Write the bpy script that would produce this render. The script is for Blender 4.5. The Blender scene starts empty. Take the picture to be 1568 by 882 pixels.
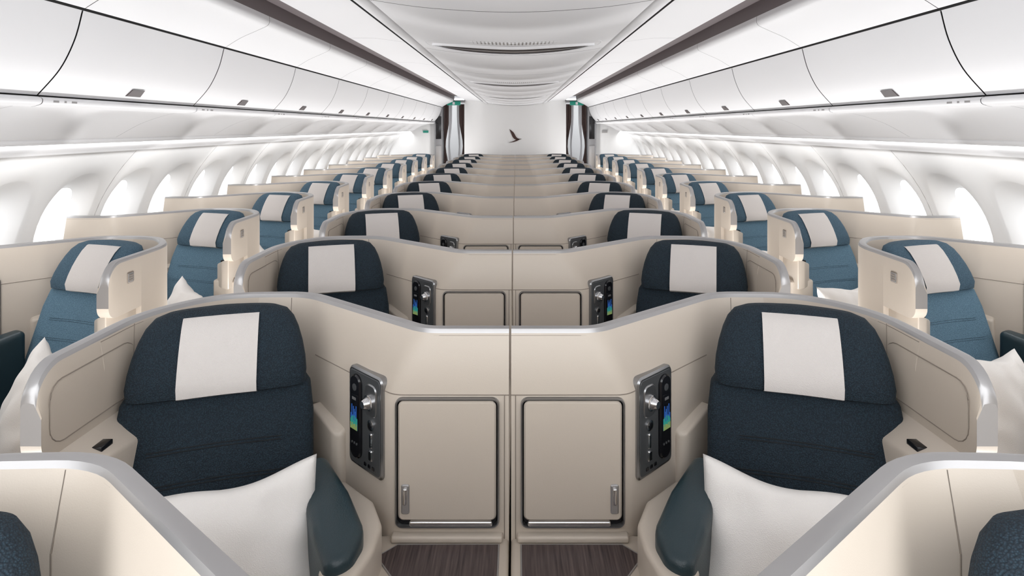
import bpy, bmesh, math, random
from mathutils import Vector, Matrix
random.seed(3)
H = 1.757
R = math.radians
scene = bpy.context.scene
scene.view_settings.view_transform = 'Standard'
scene.view_settings.exposure = 0.3

# ---------------------------------------------------------------- materials
def mat(name, col, rough=0.5, metal=0.0, bump=None, bscale=200.0, bstr=0.2, var=0.0, emit=None, estr=0.0, hi=None):
    m = bpy.data.materials.new(name); m.use_nodes = True
    nt = m.node_tree; b = nt.nodes['Principled BSDF']
    b.inputs['Base Color'].default_value = (*col, 1)
    b.inputs['Roughness'].default_value = rough
    b.inputs['Metallic'].default_value = metal
    if emit:
        b.inputs['Emission Color'].default_value = (*emit, 1)
        b.inputs['Emission Strength'].default_value = estr
    tc = nt.nodes.new('ShaderNodeTexCoord')
    if var > 0:
        n = nt.nodes.new('ShaderNodeTexNoise'); n.inputs['Scale'].default_value = bscale * 0.35
        n.inputs['Detail'].default_value = 4
        nt.links.new(tc.outputs['Object'], n.inputs['Vector'])
        r = nt.nodes.new('ShaderNodeMapRange')
        r.inputs['To Min'].default_value = 1 - var; r.inputs['To Max'].default_value = 1 + var
        nt.links.new(n.outputs['Fac'], r.inputs['Value'])
        mx = nt.nodes.new('ShaderNodeVectorMath'); mx.operation = 'SCALE'
        mx.inputs[0].default_value = col
        nt.links.new(r.outputs['Result'], mx.inputs['Scale'])
        nt.links.new(mx.outputs['Vector'], b.inputs['Base Color'])
    if bump:
        if bump == 'weave':
            t = nt.nodes.new('ShaderNodeTexVoronoi'); t.inputs['Scale'].default_value = bscale
            out = t.outputs['Distance']
        else:
            t = nt.nodes.new('ShaderNodeTexNoise'); t.inputs['Scale'].default_value = bscale
            out = t.outputs['Fac']
        nt.links.new(tc.outputs['Object'], t.inputs['Vector'])
        bp = nt.nodes.new('ShaderNodeBump'); bp.inputs['Strength'].default_value = bstr
        bp.inputs['Distance'].default_value = 0.002
        nt.links.new(out, bp.inputs['Height']); nt.links.new(bp.outputs['Normal'], b.inputs['Normal'])
        if hi:
            cr = nt.nodes.new('ShaderNodeValToRGB')
            cr.color_ramp.elements[0].color = (*hi, 1); cr.color_ramp.elements[0].position = 0.1
            cr.color_ramp.elements[1].color = (*col, 1); cr.color_ramp.elements[1].position = 0.6
            nt.links.new(out, cr.inputs['Fac']); nt.links.new(cr.outputs['Color'], b.inputs['Base Color'])
    return m

M_SHELL = mat('shell_beige', (0.575, 0.505, 0.43), 0.38, bump='noise', bscale=400, bstr=0.08)
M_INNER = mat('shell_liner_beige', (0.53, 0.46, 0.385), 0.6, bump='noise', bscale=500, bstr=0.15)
M_TRIM = mat('brushed_trim', (0.40, 0.39, 0.39), 0.32, 0.65)
M_FRAME = mat('dark_chrome', (0.33, 0.33, 0.335), 0.28, 0.9)
M_CHROME = mat('chrome', (0.75, 0.75, 0.76), 0.2, 1.0)
M_NAVY = mat('fabric_navy', (0.003, 0.010, 0.018), 0.85, bump='weave', bscale=300, bstr=1.0, hi=(0.014, 0.036, 0.054))
M_BLUE = mat('fabric_blue', (0.080, 0.155, 0.220), 0.85, bump='weave', bscale=330, bstr=0.6, hi=(0.16, 0.28, 0.37))
M_BLUED = mat('fabric_blue_headrest', (0.035, 0.075, 0.11), 0.85, bump='weave', bscale=330, bstr=0.6, hi=(0.085, 0.155, 0.215))
M_CLOTH = mat('headrest_cloth', (0.64, 0.60, 0.575), 0.9, bump='weave', bscale=500, bstr=0.4)
M_PILLOW = mat('pillow_linen', (0.88, 0.85, 0.82), 0.9, bump='weave', bscale=420, bstr=0.35)
M_LEATHER = mat('teal_leather', (0.018, 0.038, 0.048), 0.33, bump='noise', bscale=300, bstr=0.3)
M_BLACK = mat('black_gloss', (0.008, 0.008, 0.01), 0.15)
M_GREYP = mat('panel_grey', (0.10, 0.105, 0.11), 0.4, 0.4)
M_SEAM = mat('seam', (0.25, 0.21, 0.175), 0.8)
M_DSEAM = mat('seam_dark', (0.003, 0.006, 0.009), 0.8)
M_GAP = mat('joint_dark', (0.05, 0.05, 0.05), 0.9)
M_SCRB = mat('screen_blue', (0.01, 0.03, 0.1), 0.2, emit=(0.015, 0.06, 0.22), estr=0.8)
M_SCRG = mat('screen_green', (0.01, 0.08, 0.04), 0.2, emit=(0.02, 0.18, 0.16), estr=0.8)
M_SCRY = mat('screen_yellow', (0.08, 0.09, 0.03), 0.2, emit=(0.14, 0.20, 0.07), estr=0.8)
M_WHITE = mat('bin_white', (0.83, 0.83, 0.845), 0.4)
M_CEIL = mat('ceiling_white', (0.83, 0.83, 0.85), 0.45)
M_WALL = mat('sidewall_white', (0.88, 0.88, 0.88), 0.5)
M_RECESS = mat('recess_mauve', (0.19, 0.16, 0.165), 0.5)
M_LATCH = mat('latch_brown', (0.07, 0.055, 0.055), 0.4)
M_BROWN = mat('emblem_brown', (0.06, 0.025, 0.02), 0.6)
M_CURT = mat('curtain_brown', (0.10, 0.065, 0.06), 0.9)
M_CURTW = mat('curtain_white', (0.7, 0.7, 0.72), 0.9)
M_GREEN = mat('exit_green', (0.01, 0.14, 0.10), 0.4, emit=(0.0, 0.3, 0.22), estr=0.25)
M_STEEL = mat('steel', (0.3, 0.3, 0.31), 0.35, 0.7)
M_CARPET = mat('carpet', (0.10, 0.09, 0.085), 0.95, bump='noise', bscale=300, bstr=0.6, var=0.3)
M_WOOD = mat('dark_wood', (0.07, 0.05, 0.05), 0.4)
nt = M_WOOD.node_tree; b = nt.nodes['Principled BSDF']
tc = nt.nodes.new('ShaderNodeTexCoord'); mp = nt.nodes.new('ShaderNodeMapping'); mp.inputs['Scale'].default_value = (160, 6, 6)
mp.inputs['Rotation'].default_value = (0, 0, 0.5)
n = nt.nodes.new('ShaderNodeTexNoise'); n.inputs['Scale'].default_value = 1.0; n.inputs['Detail'].default_value = 5
cr = nt.nodes.new('ShaderNodeValToRGB'); cr.color_ramp.elements[0].color = (0.03, 0.02, 0.022, 1); cr.color_ramp.elements[1].color = (0.13, 0.095, 0.09, 1)
cr.color_ramp.elements[0].position = 0.3; cr.color_ramp.elements[1].position = 0.75
nt.links.new(tc.outputs['Object'], mp.inputs['Vector']); nt.links.new(mp.outputs['Vector'], n.inputs['Vector'])
nt.links.new(n.outputs['Fac'], cr.inputs['Fac']); nt.links.new(cr.outputs['Color'], b.inputs['Base Color'])
M_GLASS = bpy.data.materials.new('window_glass'); M_GLASS.use_nodes = True
nt = M_GLASS.node_tree; nt.nodes.remove(nt.nodes['Principled BSDF'])
o = nt.nodes['Material Output']; tr = nt.nodes.new('ShaderNodeBsdfTransparent'); gl = nt.nodes.new('ShaderNodeBsdfGlossy')
gl.inputs['Roughness'].default_value = 0.05; mx = nt.nodes.new('ShaderNodeMixShader'); mx.inputs[0].default_value = 0.06
nt.links.new(tr.outputs[0], mx.inputs[1]); nt.links.new(gl.outputs[0], mx.inputs[2]); nt.links.new(mx.outputs[0], o.inputs['Surface'])

# ---------------------------------------------------------------- mesh builder
class MB:
    def __init__(s): s.v = []; s.f = []; s.m = []; s.mats = []
    def mi(s, m):
        if m not in s.mats: s.mats.append(m)
        return s.mats.index(m)
    def add(s, vs, fs, m):
        o = len(s.v); s.v += [tuple(v) for v in vs]
        if isinstance(m, list):
            for f, mm in zip(fs, m): s.f.append(tuple(i + o for i in f)); s.m.append(s.mi(mm))
        else:
            k = s.mi(m)
            for f in fs: s.f.append(tuple(i + o for i in f)); s.m.append(k)
    def mesh(s, name, angle=35):
        me = bpy.data.meshes.new(name); me.from_pydata(s.v, [], s.f)
        for m in s.mats: me.materials.append(m)
        me.polygons.foreach_set('material_index', s.m)
        me.polygons.foreach_set('use_smooth', [True] * len(s.f))
        me.update(); me.set_sharp_from_angle(angle=math.radians(angle)); return me
    def obj(s, name, angle=35, loc=(0, 0, 0)):
        ob = bpy.data.objects.new(name, s.mesh(name, angle)); ob.location = loc
        scene.collection.objects.link(ob); return ob

def from_bm(mb, bm, m, mtx=None):
    bm.verts.index_update()
    vs = [(mtx @ v.co) if mtx else v.co.copy() for v in bm.verts]
    mb.add(vs, [[v.index for v in f.verts] for f in bm.faces], m); bm.free()

def rbox(mb, c, size, bev, m, rz=0.0, rx=0.0, seg=3):
    bm = bmesh.new(); bmesh.ops.create_cube(bm, size=1)
    for v in bm.verts: v.co = Vector((v.co.x * size[0], v.co.y * size[1], v.co.z * size[2]))
    if bev > 0: bmesh.ops.bevel(bm, geom=bm.edges[:], offset=bev, segments=seg, affect='EDGES', profile=0.5)
    from_bm(mb, bm, m, Matrix.Translation(c) @ Matrix.Rotation(rz, 4, 'Z') @ Matrix.Rotation(rx, 4, 'X'))

def prism(mb, poly, z0, z1, bev, m, seg=3, ztop=None):
    bm = bmesh.new(); n = len(poly)
    lo = [bm.verts.new((x, y, z0)) for x, y in poly]
    hi = [bm.verts.new((x, y, (ztop[i] if ztop else z1))) for i, (x, y) in enumerate(poly)]
    bm.faces.new(lo[::-1]); bm.faces.new(hi)
    for i in range(n): bm.faces.new((lo[i], lo[(i + 1) % n], hi[(i + 1) % n], hi[i]))
    bmesh.ops.recalc_face_normals(bm, faces=bm.faces[:])
    if bev > 0: bmesh.ops.bevel(bm, geom=bm.edges[:], offset=bev, segments=seg, affect='EDGES', profile=0.5, clamp_overlap=True)
    from_bm(mb, bm, m)

def rrect(w, h, r, n=5):
    pts = []
    for cx, cy, a0 in ((w/2-r, h/2-r, 0), (-w/2+r, h/2-r, 90), (-w/2+r, -h/2+r, 180), (w/2-r, -h/2+r, 270)):
        for i in range(n + 1):
            a = math.radians(a0 + 90 * i / n); pts.append((cx + r * math.cos(a), cy + r * math.sin(a)))
    return pts

def plate(mb, O, ax, ay, w, h, r, t, m, edge=0.003):
    az = ax.cross(ay); O = Vector(O); vs = []
    N = 24
    for (s, z) in ((0, 0), (0, t - edge), (edge, t)):
        for x, y in rrect(w - 2 * s, h - 2 * s, max(r - s, 0.0005)): vs.append(O + ax * x + ay * y + az * z)
    fs = []
    for k in range(2):
        for i in range(N): j = (i + 1) % N; fs.append((k*N+i, k*N+j, (k+1)*N+j, (k+1)*N+i))
    fs.append(tuple(range(2*N, 3*N))); mb.add(vs, fs, m)

def ringplate(mb, O, ax, ay, w, h, r, bw, t, m):
    az = ax.cross(ay); O = Vector(O); vs = []; N = 24
    prof = ((0, 0), (0, t * .7), (bw * .25, t), (bw * .75, t), (bw, t * .7), (bw, 0))
    for s, z in prof:
        for x, y in rrect(w - 2 * s, h - 2 * s, max(r - s, 0.001)): vs.append(O + ax * x + ay * y + az * z)
    fs = []
    for k in range(len(prof) - 1):
        for i in range(N): j = (i + 1) % N; fs.append((k*N+i, k*N+j, (k+1)*N+j, (k+1)*N+i))
    mb.add(vs, fs, m)

def tube(mb, pts, r, m, closed=False, n=6):
    pts = [Vector(p) for p in pts]; L = len(pts); vs = []; fs = []
    for i, p in enumerate(pts):
        a = pts[i - 1] if (i > 0 or closed) else p; c = pts[(i + 1) % L] if (i < L - 1 or closed) else p
        d = (c - a).normalized(); up = Vector((0, 0, 1)) if abs(d.z) < .9 else Vector((1, 0, 0))
        s = d.cross(up).normalized(); u = s.cross(d)
        for k in range(n):
            an = 2 * math.pi * k / n; vs.append(p + s * math.cos(an) * r + u * math.sin(an) * r)
    for i in range(L if closed else L - 1):
        j = (i + 1) % L
        for k in range(n): fs.append((i*n+k, i*n+(k+1) % n, j*n+(k+1) % n, j*n+k))
    if not closed: fs.append(tuple(range(n))[::-1]); fs.append(tuple((L-1)*n + k for k in range(n)))
    mb.add(vs, fs, m)

def cyl(mb, O, ax, r, h, m, n=20, r2=None):
    ax = Vector(ax).normalized(); up = Vector((0, 0, 1)) if abs(ax.z) < .9 else Vector((1, 0, 0))
    s = ax.cross(up).normalized(); u = s.cross(ax); O = Vector(O); r2 = r if r2 is None else r2
    vs = []; prof = ((r, 0), (r, h * .3), (r2, h * .85), (r2 * .85, h))
    for rr, z in prof:
        for k in range(n):
            a = 2 * math.pi * k / n; vs.append(O + s * math.cos(a) * rr + u * math.sin(a) * rr + ax * z)
    fs = [(q*n+k, q*n+(k+1) % n, (q+1)*n+(k+1) % n, (q+1)*n+k) for q in range(3) for k in range(n)]
    fs.append(tuple(3*n + k for k in range(n))); mb.add(vs, fs, m)

def ring_loft(mb, rings, fn, m, n=40, ex=3.0, curl=0.0):
    vs = []
    for z, yc, a, bb in rings:
        for k in range(n):
            t = 2 * math.pi * k / n; c, s = math.cos(t), math.sin(t)
            x = a * math.copysign(abs(c) ** (2 / ex), c); y = bb * math.copysign(abs(s) ** (2 / ex), s)
            vs.append(fn(x, yc + y - curl * (x / max(a, .05)) ** 2, z))
    L = len(rings)
    fs = [(q*n+k, q*n+(k+1) % n, (q+1)*n+(k+1) % n, (q+1)*n+k) for q in range(L - 1) for k in range(n)]
    fs.append(tuple(range(n))[::-1]); fs.append(tuple((L-1)*n + k for k in range(n)))
    mb.add(vs, fs, m)

def fillet(pts, ts, n=6):
    out = [Vector(pts[0])]
    for i in range(1, len(pts) - 1):
        p = Vector(pts[i]); a = (Vector(pts[i-1]) - p).normalized() * ts[i-1]; c = (Vector(pts[i+1]) - p).normalized() * ts[i-1]
        for k in range(n + 1):
            t = k / n; out.append((p + a) * (1-t)**2 + p * 2*t*(1-t) + (p + c) * t*t)
    out.append(Vector(pts[-1])); return out

# ---------------------------------------------------------------- seat module
ZT = 1.20
def build_seat(name, fab, fabh, seam, window=False):
    mb = MB()
    WU = 1.100; U0 = -.025 if window else .003
    top = fillet([(U0, 1.735), (.245, 1.735), (.69, 2.105), (.955, 2.095), (WU, 1.90), (WU, 1.40)], [.05, .07, .11, .11])
    low = fillet([(U0, 1.700), (.318, 1.700), (.675, 2.05), (.935, 2.05), (WU-.012, 1.87), (WU-.012, 1.40)], [.03, .07, .09, .10])
    th = .037
    st = []
    n0 = len(top)
    for i in range(n0 - 1):
        a = top[max(i-1, 0)]; c = top[min(i+1, n0-1)]; d = (c - a).normalized(); N = Vector((-d.y, d.x))
        f = min(1, max(0, (i - 8) / 8))
        zm = 1.03 + .08 * f
        st.append((top[i], low[i], N, ZT, zm, .02))
    N = Vector((1, 0))
    def W(v, zt, zb, zm=None): st.append((Vector((WU, v)), Vector((WU-.012, v)), N, zt, zm if zm else zb + (zt - zb) * .6, zb))
    ZB = .965
    W(1.68, ZT, .02, 1.11); cut = len(st); W(1.679, ZT, ZB, 1.10)
    r, rb = .085, .05; vend = 1.455
    W(vend + r, ZT, ZB)
    for k in range(1, 9):
        t = math.pi / 2 * k / 8
        v = vend + r * (1 - math.sin(t)); zb = ZB
        if v < vend + rb:
            q = min(1, (vend + rb - v) / rb); zb = ZB + rb * (1 - math.sqrt(max(0, 1 - q*q)))
        W(v, ZT - r * (1 - math.cos(t)), zb)
    vs = []; K = 8
    for T, L, N, zt, zm, zb in st:
        def P(q, z): vs.append((q.x, q.y, z))
        P(L, zb); P(L, zm); P(T, zt - .014); P(T + N*.005, zt - .003); P(T + N*th*.5, zt); P(T + N*(th-.005), zt - .003); P(T + N*th, zt - .014); P(T + N*th, zb)
    fs = []; ms = []
    for i in range(len(st) - 1):
        for k in range(K):
            j = (k + 1) % K
            fs.append((i*K+k, (i+1)*K+k, (i+1)*K+j, i*K+j))
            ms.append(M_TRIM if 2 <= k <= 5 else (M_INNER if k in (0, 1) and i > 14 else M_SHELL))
    e = (len(st)-1)*K; fs.append(tuple(e + k for k in range(K))); ms.append(M_TRIM)
    fs.append(tuple(range(K))[::-1]); ms.append(M_SHELL)
    mb.add(vs, fs, ms)
    tube(mb, [(T.x, T.y, zt - .02) for T, L, N, zt, zm, zb in st[:cut]], .0016, M_SEAM)
    tube(mb, [(U0, 1.699, 1.03)] + [(L.x, L.y, zm) for T, L, N, zt, zm, zb in st[1:9]], .0014, M_SEAM)
    for i in (13, 27):
        T, L, N, zt, zm, zb = st[i]
        tube(mb, [(T.x, T.y, 1.184), (L.x, L.y, zm), (L.x, L.y, .5)], .0016, M_SEAM)
    loop = []
    for x, y in rrect(.34, .15, .05): 
        z = 1.07 + y; loop.append((WU - .012 + (.012 * max(0, (z - 1.11) / .08)) - .0003, 1.65 + x, z))
    tube(mb, loop, .0014, M_SEAM, closed=True)
    xo = WU + th
    plate(mb, (xo - .0005, 1.60, 1.11), Vector((0, 1, 0)), Vector((0, 0, 1)), .05, .05, .008, .003, M_SEAM)
    plate(mb, (xo + .002, 1.60, 1.11), Vector((0, 1, 0)), Vector((0, 0, 1)), .042, .042, .006, .002, M_TRIM)
    for dz in (-.01, 0, .01): rbox(mb, (xo + .0045, 1.60, 1.11 + dz), (.001, .026, .004), 0, M_SEAM)
    prism(mb, [(.98, 2.0), (.98, 1.56), (1.08, 1.52), (xo-.003, 1.52), (xo-.003, 1.75)], .02, .84, .012, M_SHELL)
    prism(mb, [(1.0, 1.86), (1.0, 1.57), (1.06, 1.50), (1.112, 1.475), (1.114, 1.86)], .80, .92, .010, M_SHELL, ztop=[.90, .935, .965, .982, .982])
    rbox(mb, (1.035, 1.59, .945), (.026, .045, .02), .002, M_BLACK)
    # ---- console body + table
    prism(mb, [(U0, 1.72), (.34, 1.72), (.47, 1.69), (.43, 1.60), (.352, 1.50), (.345, .74), (U0, .74)], .02, .64, .012, M_SHELL)
    inl = [(.030, 1.672), (.300, 1.672), (.345, 1.625), (.285, 1.54), (.285, .85), (.030, .85)]
    prism(mb, inl, .638, .6425, .0, M_WOOD)
    tube(mb, [(x, y, .6405) for x, y in inl], .003, M_TRIM, closed=True)
    # ---- cabinet
    ax, ay = Vector((1, 0, 0)), Vector((0, 0, 1)); cx, cz = .170, .850
    ringplate(mb, (cx, 1.702, cz), ax, ay, .283, .350, .020, .006, .016, M_FRAME)
    plate(mb, (cx, 1.702, cz), ax, ay, .272, .338, .016, .006, M_BLACK)
    plate(mb, (cx, 1.702, cz + .006), ax, ay, .265, .322, .015, .015, M_SHELL, edge=.005)
    rbox(mb, (cx - .01, 1.690, cz - .162), (.225, .014, .014), .005, M_CHROME)
    lx = cx + .112
    plate(mb, (lx, 1.688, cz - .095), ax, ay, .022, .080, .006, .006, M_TRIM)
    rbox(mb, (lx, 1.680, cz - .085), (.012, .010, .045), .004, M_CHROME)
    tube(mb, [(cx - .155, 1.699, .64), (cx - .155, 1.699, 1.03)], .0012, M_SEAM)
    rbox(mb, (cx, 1.69, .650), (.30, .03, .018), .006, M_SHELL)
    # ---- control panel on the diagonal
    dx = (Vector((.675, 2.05, 0)) - Vector((.318, 1.70, 0))).normalized(); nz = Vector((dx.y, -dx.x, 0)); up = Vector((0, 0, 1))
    axp = dx
    A = Vector((.318, 1.70, 0)) + dx * (.080 if window else .125); A.z = .920
    if window:
        plate(mb, A - nz * .012, axp, up, .115, .285, .020, .022, M_FRAME, edge=.005)
        plate(mb, A + nz * .007, axp, up, .102, .270, .016, .004, M_GREYP)
        hx = 0.0
    else:
        plate(mb, A - nz * .012, axp, up, .172, .285, .020, .022, M_FRAME, edge=.005)
        plate(mb, A + nz * .007, axp, up, .158, .270, .016, .004, M_GREYP)
        hx = .038
    F = A + nz * .011
    def pp(du, dz): return F + dx * du + up * dz
    plate(mb, pp(hx, .005), axp, up, .054, .240, .025, .009, M_BLACK, edge=.004)
    S = .0095
    sc = pp(hx, .015) + nz * S
    plate(mb, sc, axp, up, .040, .11, .003, .0012, M_BLACK, edge=.0005)
    for i, (hh, mm) in enumerate(((.07, M_SCRB), (.040, M_SCRG), (.018, M_SCRY))):
        for c in range(8):
            hgt = hh * (.45 + .55 * abs(math.sin(c * 1.3 + i * .8)))
            plate(mb, sc + nz * (.0012 + i * .0004) + dx * (-.0158 + c * .0045) + up * (-.045 + hgt / 2), axp, up, .0046, hgt, .0008, .0006, mm, edge=.0002)
    plate(mb, sc + nz * .0012 + up * .043, axp, up, .02, .008, .001, .0006, M_TRIM, edge=.0002)
    for k in range(3): cyl(mb, pp(hx + (-.012 + .012 * k), -.07) + nz * .008, nz, .0035, .003, M_GREYP, n=10)
    cyl(mb, pp(hx, .09) + nz * .008, nz, .010, .003, M_GREYP, n=16)
    if not window:
        plate(mb, pp(-.035, .07), axp, up, .058, .090, .02, .004, M_FRAME)
        cyl(mb, pp(-.032, .065), nz, .022, .012, M_CHROME)
        cyl(mb, pp(-.032, .065) + nz * .010, nz, .017, .018, M_CHROME, r2=.012)
        cyl(mb, pp(-.036, .002), nz, .015, .005, M_CHROME)
        cyl(mb, pp(-.036, .002) + nz * .004, nz, .009, .003, M_BLACK)
        plate(mb, pp(-.036, -.042), axp, up, .013, .042, .004, .005, M_CHROME)
        plate(mb, pp(-.034, -.084), axp, up, .018, .030, .004, .005, M_CHROME)
        for k in range(3): plate(mb, pp(-.045 + .02 * k, -.118), axp, up, .012, .010, .002, .002, M_BLACK, edge=.0008)
    # ---- armrest (leather)
    arm = [(.52, 1.77), (.42, 1.64), (.348, 1.515), (.362, 1.425), (.41, 1.40), (.475, 1.50), (.59, 1.73)]
    prism(mb, arm, .42, .80, .026, M_LEATHER, ztop=[.84, .815, .795, .775, .775, .80, .84], seg=5)
    prism(mb, [(.475, 1.80), (.37, 1.70), (.325, 1.60), (.325, 1.50), (.345, 1.40), (.40, 1.37), (.44, 1.44), (.40, 1.58), (.54, 1.77)], .40, .745, .014, M_SHELL)
    q0 = Vector((.318, 1.70, 0)); P_ = lambda t, o: ((q0 + dx * t + nz * o).x, (q0 + dx * t + nz * o).y)
    prism(mb, [P_(.245, -.01), P_(.245, .018), P_(.27, .030), P_(.41, .030), P_(.41, -.01)], .60, .86, .012, M_SHELL, ztop=[.86, .84, .85, .89, .89], seg=4)
    d2 = Vector((.95, -.31, 0)).normalized()
    plate(mb, (.372, 1.395, .665), d2, up, .045, .10, .020, .012, M_CHROME, edge=.006)
    # ---- seat
    O = Vector((.875, 1.915)); an = math.radians(18); w = Vector((math.cos(an), -math.sin(an))); bk = Vector((math.sin(an), math.cos(an)))
    def S2(x, y, z):
        p = O + w * x + bk * y; return (p.x, p.y, z)
    rec = lambda z: -(1.2 - z) * .36
    rings = [(.40, rec(.40), .10, .03), (.41, rec(.41), .23, .06), (.46, rec(.46), .255, .075)]
    for z in (.55, .65, .75, .85, .92): rings.append((z, rec(z), .258, .070))
    rings += [(.99, rec(.99), .25, .06), (1.05, rec(1.05), .21, .04)]
    ring_loft(mb, rings, S2, fab, ex=4, curl=.03)
    def bf(x, z, a=.258, bb=.070): 
        return rec(z) - bb * (1 - min(.98, abs(x / a)) ** 4) ** .25 - .03 * (x / a) ** 2 - .0006
    for zz, hw in ((.880, .17), (.872, .17), (.80, .19), (.792, .19), (.70, .18), (.692, .18)):
        tube(mb, [S2(hw * (k / 8 - 1), bf(hw * (k / 8 - 1), zz), zz) for k in range(17)], .0012 if window else .0018, seam)
    # headrest
    hr = [(.990, -.01, .20, .02), (.993, -.03, .224, .045), (1.005, -.042, .235, .064), (1.035, -.045, .238, .075), (1.07, -.04, .235, .076), (1.11, -.033, .227, .073),
          (1.145, -.025, .216, .067), (1.175, -.018, .202, .058), (1.197, -.010, .182, .045), (1.208, -.003, .15, .028), (1.212, 0, .10, .012)]
    hr = [(z, y - (1.2 - z) * .28, a, b_) for z, y, a, b_ in hr]
    ring_loft(mb, hr, S2, fabh, ex=3, curl=.025)
    # antimacassar pad on the headrest front, folded in at both ends
    vs = []; cols = 9; CW = .103
    rows = []
    for z, yc, a, bb in hr[1:-2]:
        row = []
        for c in range(cols):
            x = CW * (c / 4 - 1); q = min(.93, abs(x) / a)
            y = yc - bb * (1 - q ** 3) ** (1 / 3) - .025 * (x / max(a, .05)) ** 2 - .006
            row.append((x, y, z))
        rows.append(row)
    rows.insert(0, [(x, y + .02, z + .004) for x, y, z in rows[0]])
    rows.append([(x, y + .020, z + .003) for x, y, z in rows[-1]])
    for row in rows: vs += [S2(*p) for p in row]
    fs = [(r_*cols+c, r_*cols+c+1, (r_+1)*cols+c+1, (r_+1)*cols+c) for r_ in range(len(rows)-1) for c in range(cols-1)]
    mb.add(vs, fs, M_CLOTH)
    def S3(x, z, y): return S2(x, y, z)
    yb = rec(.45) + .02
    cr_ = []
    for y, a, c in ((yb, .25, .05), (yb - .10, .262, .062), (yb - .30, .262, .066), (yb - .45, .26, .062), (yb - .52, .25, .05), (yb - .545, .22, .03), (yb - .55, .1, .01)):
        cr_.append((y, .44, a, c))
    ring_loft(mb, cr_, S3, fab, ex=4)
    bm = bmesh.new(); bmesh.ops.create_cube(bm, size=1)
    for v in bm.verts: v.co = Vector((v.co.x * .46, v.co.y * .46, v.co.z * .38))
    bmesh.ops.bevel(bm, geom=bm.edges[:], offset=.02, segments=2, affect='EDGES')
    cc = S2(0, yb - .26, .19 + .0)
    from_bm(mb, bm, M_LEATHER, Matrix.Translation(cc) @ Matrix.Rotation(-an, 4, 'Z'))
    tube(mb, [S2(-.25, yb - .08, .50), S2(-.15, yb - .12, .515), S2(0, yb - .2, .512), S2(.12, yb - .16, .515), S2(.25, yb - .08, .50)], .008, M_BLACK)
    rbox(mb, S2(0, yb - .2, .52), (.06, .045, .016), .004, M_CHROME)
    return mb.mesh(name)

me_c = build_seat('business_class_seat', M_NAVY, M_NAVY, M_DSEAM)
me_w = build_seat('business_class_seat_blue', M_BLUE, M_BLUED, M_BLUED, window=True)

# pillow
def build_pillow():
    mb = MB(); n = 44; vs = []; fs = []
    for side in (1, -1):
        for i in range(n + 1):
            for j in range(n + 1):
                x = -1 + 2 * i / n; y = -1 + 2 * j / n
                pin = 1 - .12 * (1 - abs(x)**1.5) * abs(y) ** 4
                pin2 = 1 - .09 * (1 - abs(y)**1.5) * abs(x) ** 4
                e = ((1 - x * x) * (1 - y * y))
                t = e ** .42 * .078
                t *= 1 + .10 * math.sin(3 * x + 2 * y) + .05 * math.sin(7 * x - 4 * y)
                ed = (max(abs(x), abs(y))) ** 3
                t += .008 * ed * math.sin(16 * x + 3 * y) * e ** .3 + .008 * ed * math.sin(14 * y - 4 * x) * e ** .3
                t += .004 * math.sin(9 * x + 2 * y * y) * math.sin(7 * y + 1) * (1 - x*x) * (1-y*y)
                vs.append((x * .235 * pin2, -side * t, y * .23 * pin + .006 * math.sin(5 * x) * y))
    N = (n + 1) ** 2
    for s in (0, 1):
        for i in range(n):
            for j in range(n):
                a = s*N + i*(n+1) + j; q = (a, a + n + 1, a + n + 2, a + 1); fs.append(q if s else q[::-1])
    mb.add(vs, fs, M_PILLOW)
    m = mb.mesh('pillow', 80)
    bm = bmesh.new(); bm.from_mesh(m); bmesh.ops.remove_doubles(bm, verts=bm.verts[:], dist=.0004); bm.to_mesh(m); bm.free()
    return m
me_p = build_pillow()
ROWS = 12; PITCH = 1.1; WX = 2.785
LP = Matrix.Translation((.690, 1.50, .660)) @ Matrix.Rotation(R(-14), 4, 'Z') @ Matrix.Rotation(R(-24), 4, 'X') @ Matrix.Rotation(R(5.5), 4, 'Y')
LPW = Matrix.Translation((.88, 1.36, .62)) @ Matrix.Rotation(R(-44), 4, 'Z') @ Matrix.Rotation(R(-20), 4, 'X') @ Matrix.Rotation(R(6), 4, 'Y')
LPR = Matrix.Translation((.86, 1.34, .63)) @ Matrix.Rotation(R(-30), 4, 'Z') @ Matrix.Rotation(R(-20), 4, 'X') @ Matrix.Rotation(R(-6), 4, 'Y')
for r in range(ROWS):
    y = PITCH * (r - 1) + (.045 if r == 0 else 0)
    for x, sx, me in ((0, -1, me_c), (0, 1, me_c), (-WX, 1, me_w), (WX, -1, me_w)):
        ob = bpy.data.objects.new('business_class_seat', me); ob.location = (x, y, 0); ob.scale = (sx, 1, 1)
        scene.collection.objects.link(ob)
        p = bpy.data.objects.new('pillow', me_p)
        p.matrix_world = Matrix.Translation((x, y, 0)) @ Matrix.Diagonal((sx, 1, 1, 1)) @ (LP if x == 0 else (LPW if x < 0 else LPR))
        scene.collection.objects.link(p)

# ---------------------------------------------------------------- cabin shell
Y0, Y1 = -1.6, 14.0
YC = 0.0
def extrude(mb, prof, y0, y1, m, flip=False):
    vs = [(x, y0, z) for x, z in prof] + [(x, y1, z) for x, z in prof]; n = len(prof)
    mb.add(vs, [(i, i+1, n+i+1, n+i) for i in range(n-1)], m)
def smooth(pts, n=5):
    out = []
    P = [pts[0]] + list(pts) + [pts[-1]]
    for i in range(1, len(P) - 2):
        for k in range(n):
            t = k / n; a = []
            for c in range(2):
                p0, p1, p2, p3 = (P[i-1][c], P[i][c], P[i+1][c], P[i+2][c])
                a.append(.5 * (2*p1 + (p2-p0)*t + (2*p0-5*p1+4*p2-p3)*t*t + (3*p1-p0-3*p2+p3)*t**3))
            out.append(tuple(a))
    out.append(pts[-1]); return out

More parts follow.
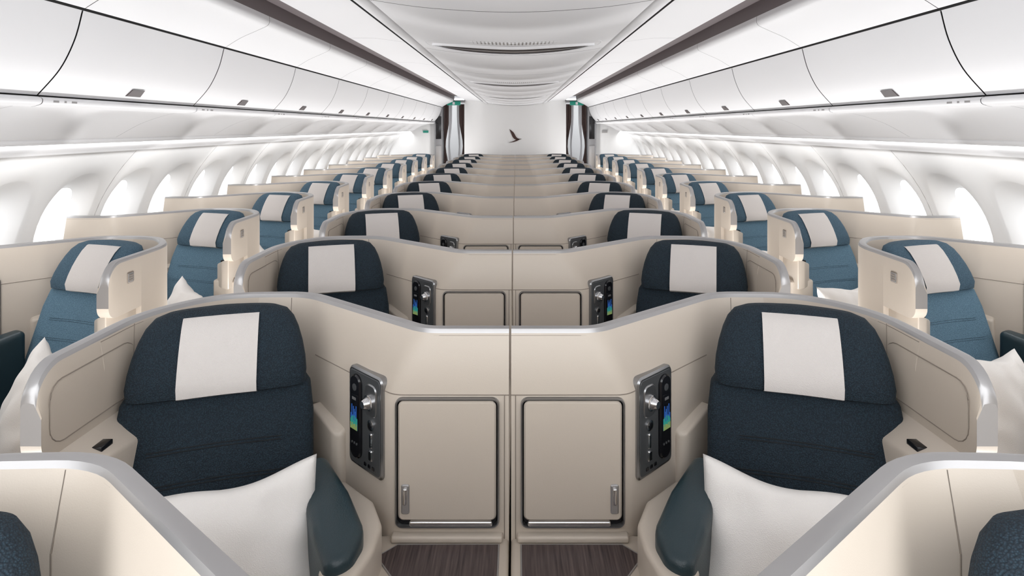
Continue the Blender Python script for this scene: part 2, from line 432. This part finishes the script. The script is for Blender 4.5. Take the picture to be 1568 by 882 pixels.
mb = MB(); rbox(mb, (0, 8, -.03), (6.0, 20, .06), 0, M_CARPET); mb.obj('floor')

# ceiling
mb = MB()
cen = smooth([(-.60, .535), (-.35, .50), (0, .482), (.35, .50), (.60, .535)])
cen = [(x, H + z) for x, z in cen]
joints = [YC] + [2.62 + 1.585 * k for k in range(-2, 8)] + [Y1]
joints = sorted(set([j for j in joints if YC <= j <= Y1]))
for a, c in zip(joints[:-1], joints[1:]):
    extrude(mb, cen, a + .004, c - .004, M_CEIL)
extrude(mb, [(x, z + .012) for x, z in cen], YC, Y1, M_GAP)
for s in (-1, 1):
    pr = smooth([(.612, .55), (.64, .530), (.68, .545), (.72, .575)], 4)
    extrude(mb, [(s*.60, H+.545), (s*.612, H+.55)], YC, Y1, M_GAP)
    extrude(mb, [(s*x, H+z) for x, z in pr], YC, Y1, M_CEIL)
    extrude(mb, [(s*.72, H+.575), (s*.725, H+.59), (s*.73, H+.572)], YC, Y1, M_GAP)
    pr = smooth([(.73, .572), (.82, .585), (.95, .60), (1.10, .60)], 4)
    for a, c in zip(joints[:-1], joints[1:]):
        extrude(mb, [(s*x, H+z) for x, z in pr], a + .002, c - .002, M_CEIL)
    extrude(mb, [(s*x, H+z+.008) for x, z in pr], YC, Y1, M_GAP)
    extrude(mb, [(s*1.10, H+.60), (s*1.115, H+.612), (s*1.115, H+.70), (s*1.36, H+.70), (s*1.365, H+.60)], YC, Y1, M_RECESS)
    extrude(mb, [(s*1.125, H+.64), (s*1.20, H+.66), (s*1.21, H+.70)], YC, Y1, M_RECESS)
rbox(mb, (0, (YC+17)/2, H+.80), (5.8, 17 - YC, .04), 0, M_CEIL)
mb.obj('ceiling')

# ceiling vents
for k in range(4):
    y = 3.85 + 3.17 * k
    mb = MB()
    n = 33
    def cz(x): return H + .482 + .053 * (abs(x) / .6) ** 1.7
    def band(y0, y1, hw, dz0, dz1, m, e=4):
        vs = []; fs = []
        for i in range(n):
            q = 2 * i / (n - 1) - 1
            x = hw * q; t = 1 - abs(q) ** e
            vs.append((x, y + y0 * t, cz(x) - dz0)); vs.append((x, y + y1 * t, cz(x) - dz1))
        for i in range(n - 1): fs.append((2*i, 2*i+1, 2*i+3, 2*i+2))
        mb.add(vs, fs, m)
    band(-.09, .13, .47, .012, .012, M_LATCH, 6)
    band(.0, .05, .44, .015, .015, M_TRIM, 6)
    band(-.13, -.09, .50, .002, .016, M_CEIL)
    band(.13, .18, .50, .016, .002, M_CEIL)
    tube(mb, [(.54 * math.copysign(abs(math.cos(a)) ** .6, math.cos(a)), y + .03 + .30 * math.copysign(abs(math.sin(a)) ** .8, math.sin(a)), cz(.54 * math.copysign(abs(math.cos(a)) ** .6, math.cos(a))) - .0) for a in [2 * math.pi * i / 48 for i in range(48)]], .003, M_CEIL, closed=True)
    for i in range(24):
        x = -.25 + .50 * i / 23
        rbox(mb, (x, y - .24, cz(x) - .0005), (.009, .11, .002), 0, M_TRIM)
    mb.obj('ceiling_vent')

# overhead bins
DP = smooth([(1.615, .44), (1.645, .33), (1.70, .22), (1.785, .122)], 6)
BL = 1.14
def build_bin():
    mb = MB()
    g = .004
    extrude(mb, [(x, H+z) for x, z in DP], g, BL - g, M_WHITE)
    extrude(mb, [(x + .012, H+z-.0) for x, z in DP], 0, BL, M_GAP)
    pr = smooth([(1.605, .448), (1.52, .50), (1.42, .545), (1.365, .575), (1.362, .62)], 4)
    extrude(mb, [(x, H+z) for x, z in pr], .002, BL - .002, M_WHITE)
    extrude(mb, [(1.615, H+.44), (1.618, H+.452), (1.605, H+.448)], 0, BL, M_GAP)
    extrude(mb, [(x + .01, H+z+.006) for x, z in pr], 0, BL, M_GAP)
    rail = smooth([(1.780, .116), (1.766, .106), (1.772, .088), (1.81, .078), (1.84, .085)], 4)
    extrude(mb, [(x, H+z) for x, z in rail], .002, BL - .002, M_WHITE)
    extrude(mb, [(1.785, H+.124), (1.80, H+.120), (1.780, H+.114)], 0, BL, M_GAP)
    und = smooth([(1.84, .088), (1.95, .065), (2.08, .02), (2.2, -.045), (2.23, -.06)], 4)
    extrude(mb, [(x, H+z) for x, z in und], .001, BL - .001, M_WHITE)
    extrude(mb, [(1.84, H+.083), (1.845, H+.097), (1.85, H+.086)], 0, BL, M_GAP)
    extrude(mb, [(x, H+z+.006) for x, z in und], 0, BL, M_GAP)
    r2 = smooth([(2.235, -.058), (2.245, -.078), (2.28, -.085), (2.33, -.08)], 3)
    extrude(mb, [(x, H+z) for x, z in r2], 0, BL, M_WHITE)
    extrude(mb, [(2.33, H-.08), (2.335, H-.068), (2.345, H-.068), (2.35, H-.088)], 0, BL, M_GAP)
    r3 = smooth([(2.35, -.088), (2.40, -.11), (2.47, -.135), (2.50, -.15)], 3)
    extrude(mb, [(x, H+z) for x, z in r3], 0, BL, M_WHITE)
    extrude(mb, [(2.50, H-.15), (2.50, H-.135), (2.54, H-.135), (2.64, H-.14)], 0, BL, M_TRIM)
    extrude(mb, [(2.64, H-.14), (2.78, H+.2), (2.6, H+.6), (1.7, H+.75)], 0, BL, M_WHITE)
    x0, z0, x1, z1 = 1.738, .172, 1.765, .142
    yc = .55
    vs = [(x0-.006, yc-.045, H+z0), (x0-.006, yc+.045, H+z0), (x1-.006, yc+.052, H+z1), (x1-.006, yc-.052, H+z1),
          (x0+.01, yc-.045, H+z0), (x0+.01, yc+.045, H+z0), (x1+.01, yc+.052, H+z1), (x1+.01, yc-.052, H+z1)]
    mb.add(vs, [(0,1,2,3), (0,4,5,1), (1,5,6,2), (2,6,7,3), (3,7,4,0)], M_LATCH)
    for i, ww in enumerate((.03, .012, .03)):
        rbox(mb, (1.7665, .07 + .05 * i, H+.100), (.003, ww, .008), 0, M_TRIM)
    return mb.mesh('overhead_bin', 40)
me_b = build_bin()
y = 2.355 - BL * 2
while y + BL <= Y1 + .6:
    for s in (-1, 1):
        ob = bpy.data.objects.new('overhead_bin', me_b); ob.location = (0, y, 0); ob.scale = (s, 1, 1); scene.collection.objects.link(ob)
    y += BL

# sidewalls with windows
def XW(z): return 2.88 - (.43 * ((z - .9) / .8) ** 2 if z > .9 else .03 * ((.9 - z) / .9) ** 2)
WP = .575
def build_window():
    mb = MB(); N = 48; cz = 1.17; vs = []
    hz0, hz1, ht = .43, .42, WP / 2
    loops = []
    def se(a, h, ex, off):
        L = []
        for k in range(N):
            t = 2 * math.pi * k / N; c, s = math.cos(t), math.sin(t)
            yy = a * math.copysign(abs(c) ** (2/ex), c); zz = cz + h * math.copysign(abs(s) ** (2/ex), s)
            L.append((XW(zz) + off, yy, zz))
        return L
    L = []
    for k in range(N):
        t = 2 * math.pi * k / N; c, s = math.cos(t), math.sin(t); q = max(abs(c), abs(s))
        yy = ht * c / q; zz = cz + (hz0 if s > 0 else hz1) * s / q; L.append((XW(zz), yy, zz))
    loops.append(L); loops.append([(XW(z_), y_, z_) for (x_, y_, z_) in se(.25, .36, 3, 0)])
    loops += [se(.222, .30, 2.5, 0), se(.215, .293, 2.5, .006), se(.20, .275, 2.5, .02), se(.175, .245, 2.5, .05), se(.145, .21, 2.6, .09), se(.138, .203, 2.6, .10)]
    for L in loops: vs += L
    fs = [(q*N+k, q*N+(k+1) % N, (q+1)*N+(k+1) % N, (q+1)*N+k) for q in range(len(loops)-1) for k in range(N)]
    mb.add(vs, fs, M_WALL)
    L = se(.138, .203, 2.6, .10); mb.add(L, [tuple(range(N))], M_GLASS)
    return mb.mesh('window', 50)
me_win = build_window()
k = 1; W0 = Y0 + .08; y = W0 + WP / 2
while y < Y1 + 2.5:
    for s in (-1, 1):
        ob = bpy.data.objects.new('window_%d' % k, me_win); ob.location = (0, y, 0); ob.scale = (s, 1, 1); scene.collection.objects.link(ob); k += 1
    y += WP
for s, nm in ((-1, 'wall_left'), (1, 'wall_right')):
    mb = MB()
    extrude(mb, [(s * XW(z), z) for z in (0, .2, .4, .6, .75)], Y0, Y1 + 3, M_WALL)
    extrude(mb, [(s * XW(z), z) for z in (1.60, 1.64, 1.70)], Y0, Y1 + 3, M_WALL)
    yy = W0
    while yy < Y1:
        tube(mb, [(s * (XW(z) + .0008), yy, z) for z in [.75 + .085 * i for i in range(11)]], .002, M_TRIM, n=4); yy += WP * 2
    mb.obj(nm)

# ---------------------------------------------------------------- far end
mb = MB()
rbox(mb, (0, 14.05, 1.2), (2.28, .10, 2.42), .01, M_WALL)
mb.obj('wall_end')
mb = MB()
def sw(pts_o, pts_i):
    o_ = smooth(pts_o, 6); i_ = smooth(pts_i, 6); n = len(o_); vs = []
    for p in o_: vs.append((p[0], 13.985, p[1]))
    for p in i_: vs.append((p[0], 13.985, p[1]))
    for p in o_ + i_: vs.append((p[0], 13.998, p[1]))
    fs = [(i, i+1, n+i+1, n+i) for i in range(n-1)] + [(i, 2*n+i, 2*n+i+1, i+1) for i in range(n-1)] + [(n+i, n+i+1, 3*n+i+1, 3*n+i) for i in range(n-1)]
    mb.add(vs, fs, M_BROWN)
ex, ez = 0.0, H - .21
sw([(ex-.13, ez+.17), (ex-.04, ez+.10), (ex+.02, ez), (ex+.07, ez-.04), (ex+.15, ez-.05)],
   [(ex-.13, ez+.17), (ex-.09, ez+.07), (ex-.04, ez-.03), (ex+.04, ez-.07), (ex+.15, ez-.05)])
sw([(ex-.15, ez-.13), (ex-.05, ez-.10), (ex+.03, ez-.06), (ex+.08, ez-.045)],
   [(ex-.15, ez-.13), (ex-.05, ez-.12), (ex+.05, ez-.09), (ex+.10, ez-.055)])
mb.obj('wall_emblem')
for s, sd in ((-1, 'left'), (1, 'right')):
    mb = MB(); rbox(mb, (s*2.33, 14.05, 1.2), (1.06, .10, 2.42), .01, M_WALL)
    rbox(mb, (s*2.0, 13.985, 1.66), (.12, .02, .05), .004, M_GREEN if s < 0 else M_TRIM)
    mb.obj('wall_end_' + sd)
    mb = MB(); rbox(mb, (s*1.69, 13.95, 1.2), (.18, .30, 2.40), .02, M_STEEL)
    rbox(mb, (s*1.69, 13.79, 1.75), (.12, .02, .5), .005, M_BLACK)
    rbox(mb, (s*1.69, 13.79, 1.1), (.12, .02, .5), .005, M_TRIM)
    rbox(mb, (s*1.37, 13.95, 2.33), (.5, .12, .05), .01, M_STEEL)
    mb.obj('door_frame_column')
    mb = MB()
    for (xa, xb, mm, flare) in ((1.50, 1.59, M_CURT, .05), (1.15, 1.25, M_CURT, -.05), (1.26, 1.31, M_CURTW, -.03), (1.43, 1.49, M_CURTW, .03)):
        vs = []; fs = []; nx, nz_ = 14, 16
        for j in range(nz_ + 1):
            z = .1 + 2.18 * j / nz_; q = math.exp(-((z - 1.35) / .35) ** 2)
            for i in range(nx + 1):
                t = i / nx; w_ = (xb - xa) * (1.3 - .7 * q); c = (xa + xb) / 2 + flare * q
                vs.append((s * (c + w_ * (t - .5)), 14.1 + .025 * math.sin(t * 19), z))
        for j in range(nz_):
            for i in range(nx): a = j*(nx+1)+i; fs.append((a, a+1, a+nx+2, a+nx+1))
        mb.add(vs, fs, mm)
    mb.obj('curtain', 60)
    mb = MB(); rbox(mb, (s*1.36, 13.84, 2.29), (.30, .03, .09), .008, M_GREEN)
    rbox(mb, (s*1.36, 13.822, 2.29), (.05, .004, .06), .001, M_CURTW); mb.obj('exit_sign')
mb = MB(); rbox(mb, (0, 16.9, 1.2), (5.8, .1, 2.6), 0, M_WALL); mb.obj('wall_back')

# ---------------------------------------------------------------- lights
w = bpy.data.worlds.new('sky'); scene.world = w; w.use_nodes = True
bg = w.node_tree.nodes['Background']; bg.inputs[0].default_value = (0.96, 0.98, 1.0, 1); bg.inputs[1].default_value = 2.9
def area(name, loc, sx, sy, e, rot, col=(1, 1, 1)):
    l = bpy.data.lights.new(name, 'AREA'); l.shape = 'RECTANGLE'; l.size = sx; l.size_y = sy; l.energy = e; l.color = col
    o = bpy.data.objects.new(name, l); o.location = loc; o.rotation_euler = rot; scene.collection.objects.link(o); return o
for s in (-1, 1):
    area('sidewall_light', (s*2.34, 6.5, H-.10), .05, 15, 32, (0, math.radians(-s*35), 0))
    for k in range(13):  # added fill spots, hidden low in the aisles, to brighten ceiling and bins
        l = bpy.data.lights.new('added_ceiling_fill', 'SPOT'); l.energy = (14 if k < 2 else 28 + 1.4 * k); l.spot_size = R(150); l.spot_blend = 1.0; l.shadow_soft_size = .06
        l.color = (1, .99, .985)
        o = bpy.data.objects.new('added_ceiling_fill', l); o.location = (s*1.40, .05 + 1.1 * k, .50); o.rotation_euler = (R(180), 0, 0)
        scene.collection.objects.link(o)

# ---------------------------------------------------------------- camera
cam = bpy.data.cameras.new('camera'); co = bpy.data.objects.new('camera', cam); scene.collection.objects.link(co)
cam.sensor_width = 36; cam.lens = 36 * 958 / 1568; cam.shift_x = -6 / 1568; cam.shift_y = -246 / 1568
co.location = (.016, 0, H); co.rotation_euler = (math.radians(90), 0, 0); cam.clip_start = .02
scene.camera = co
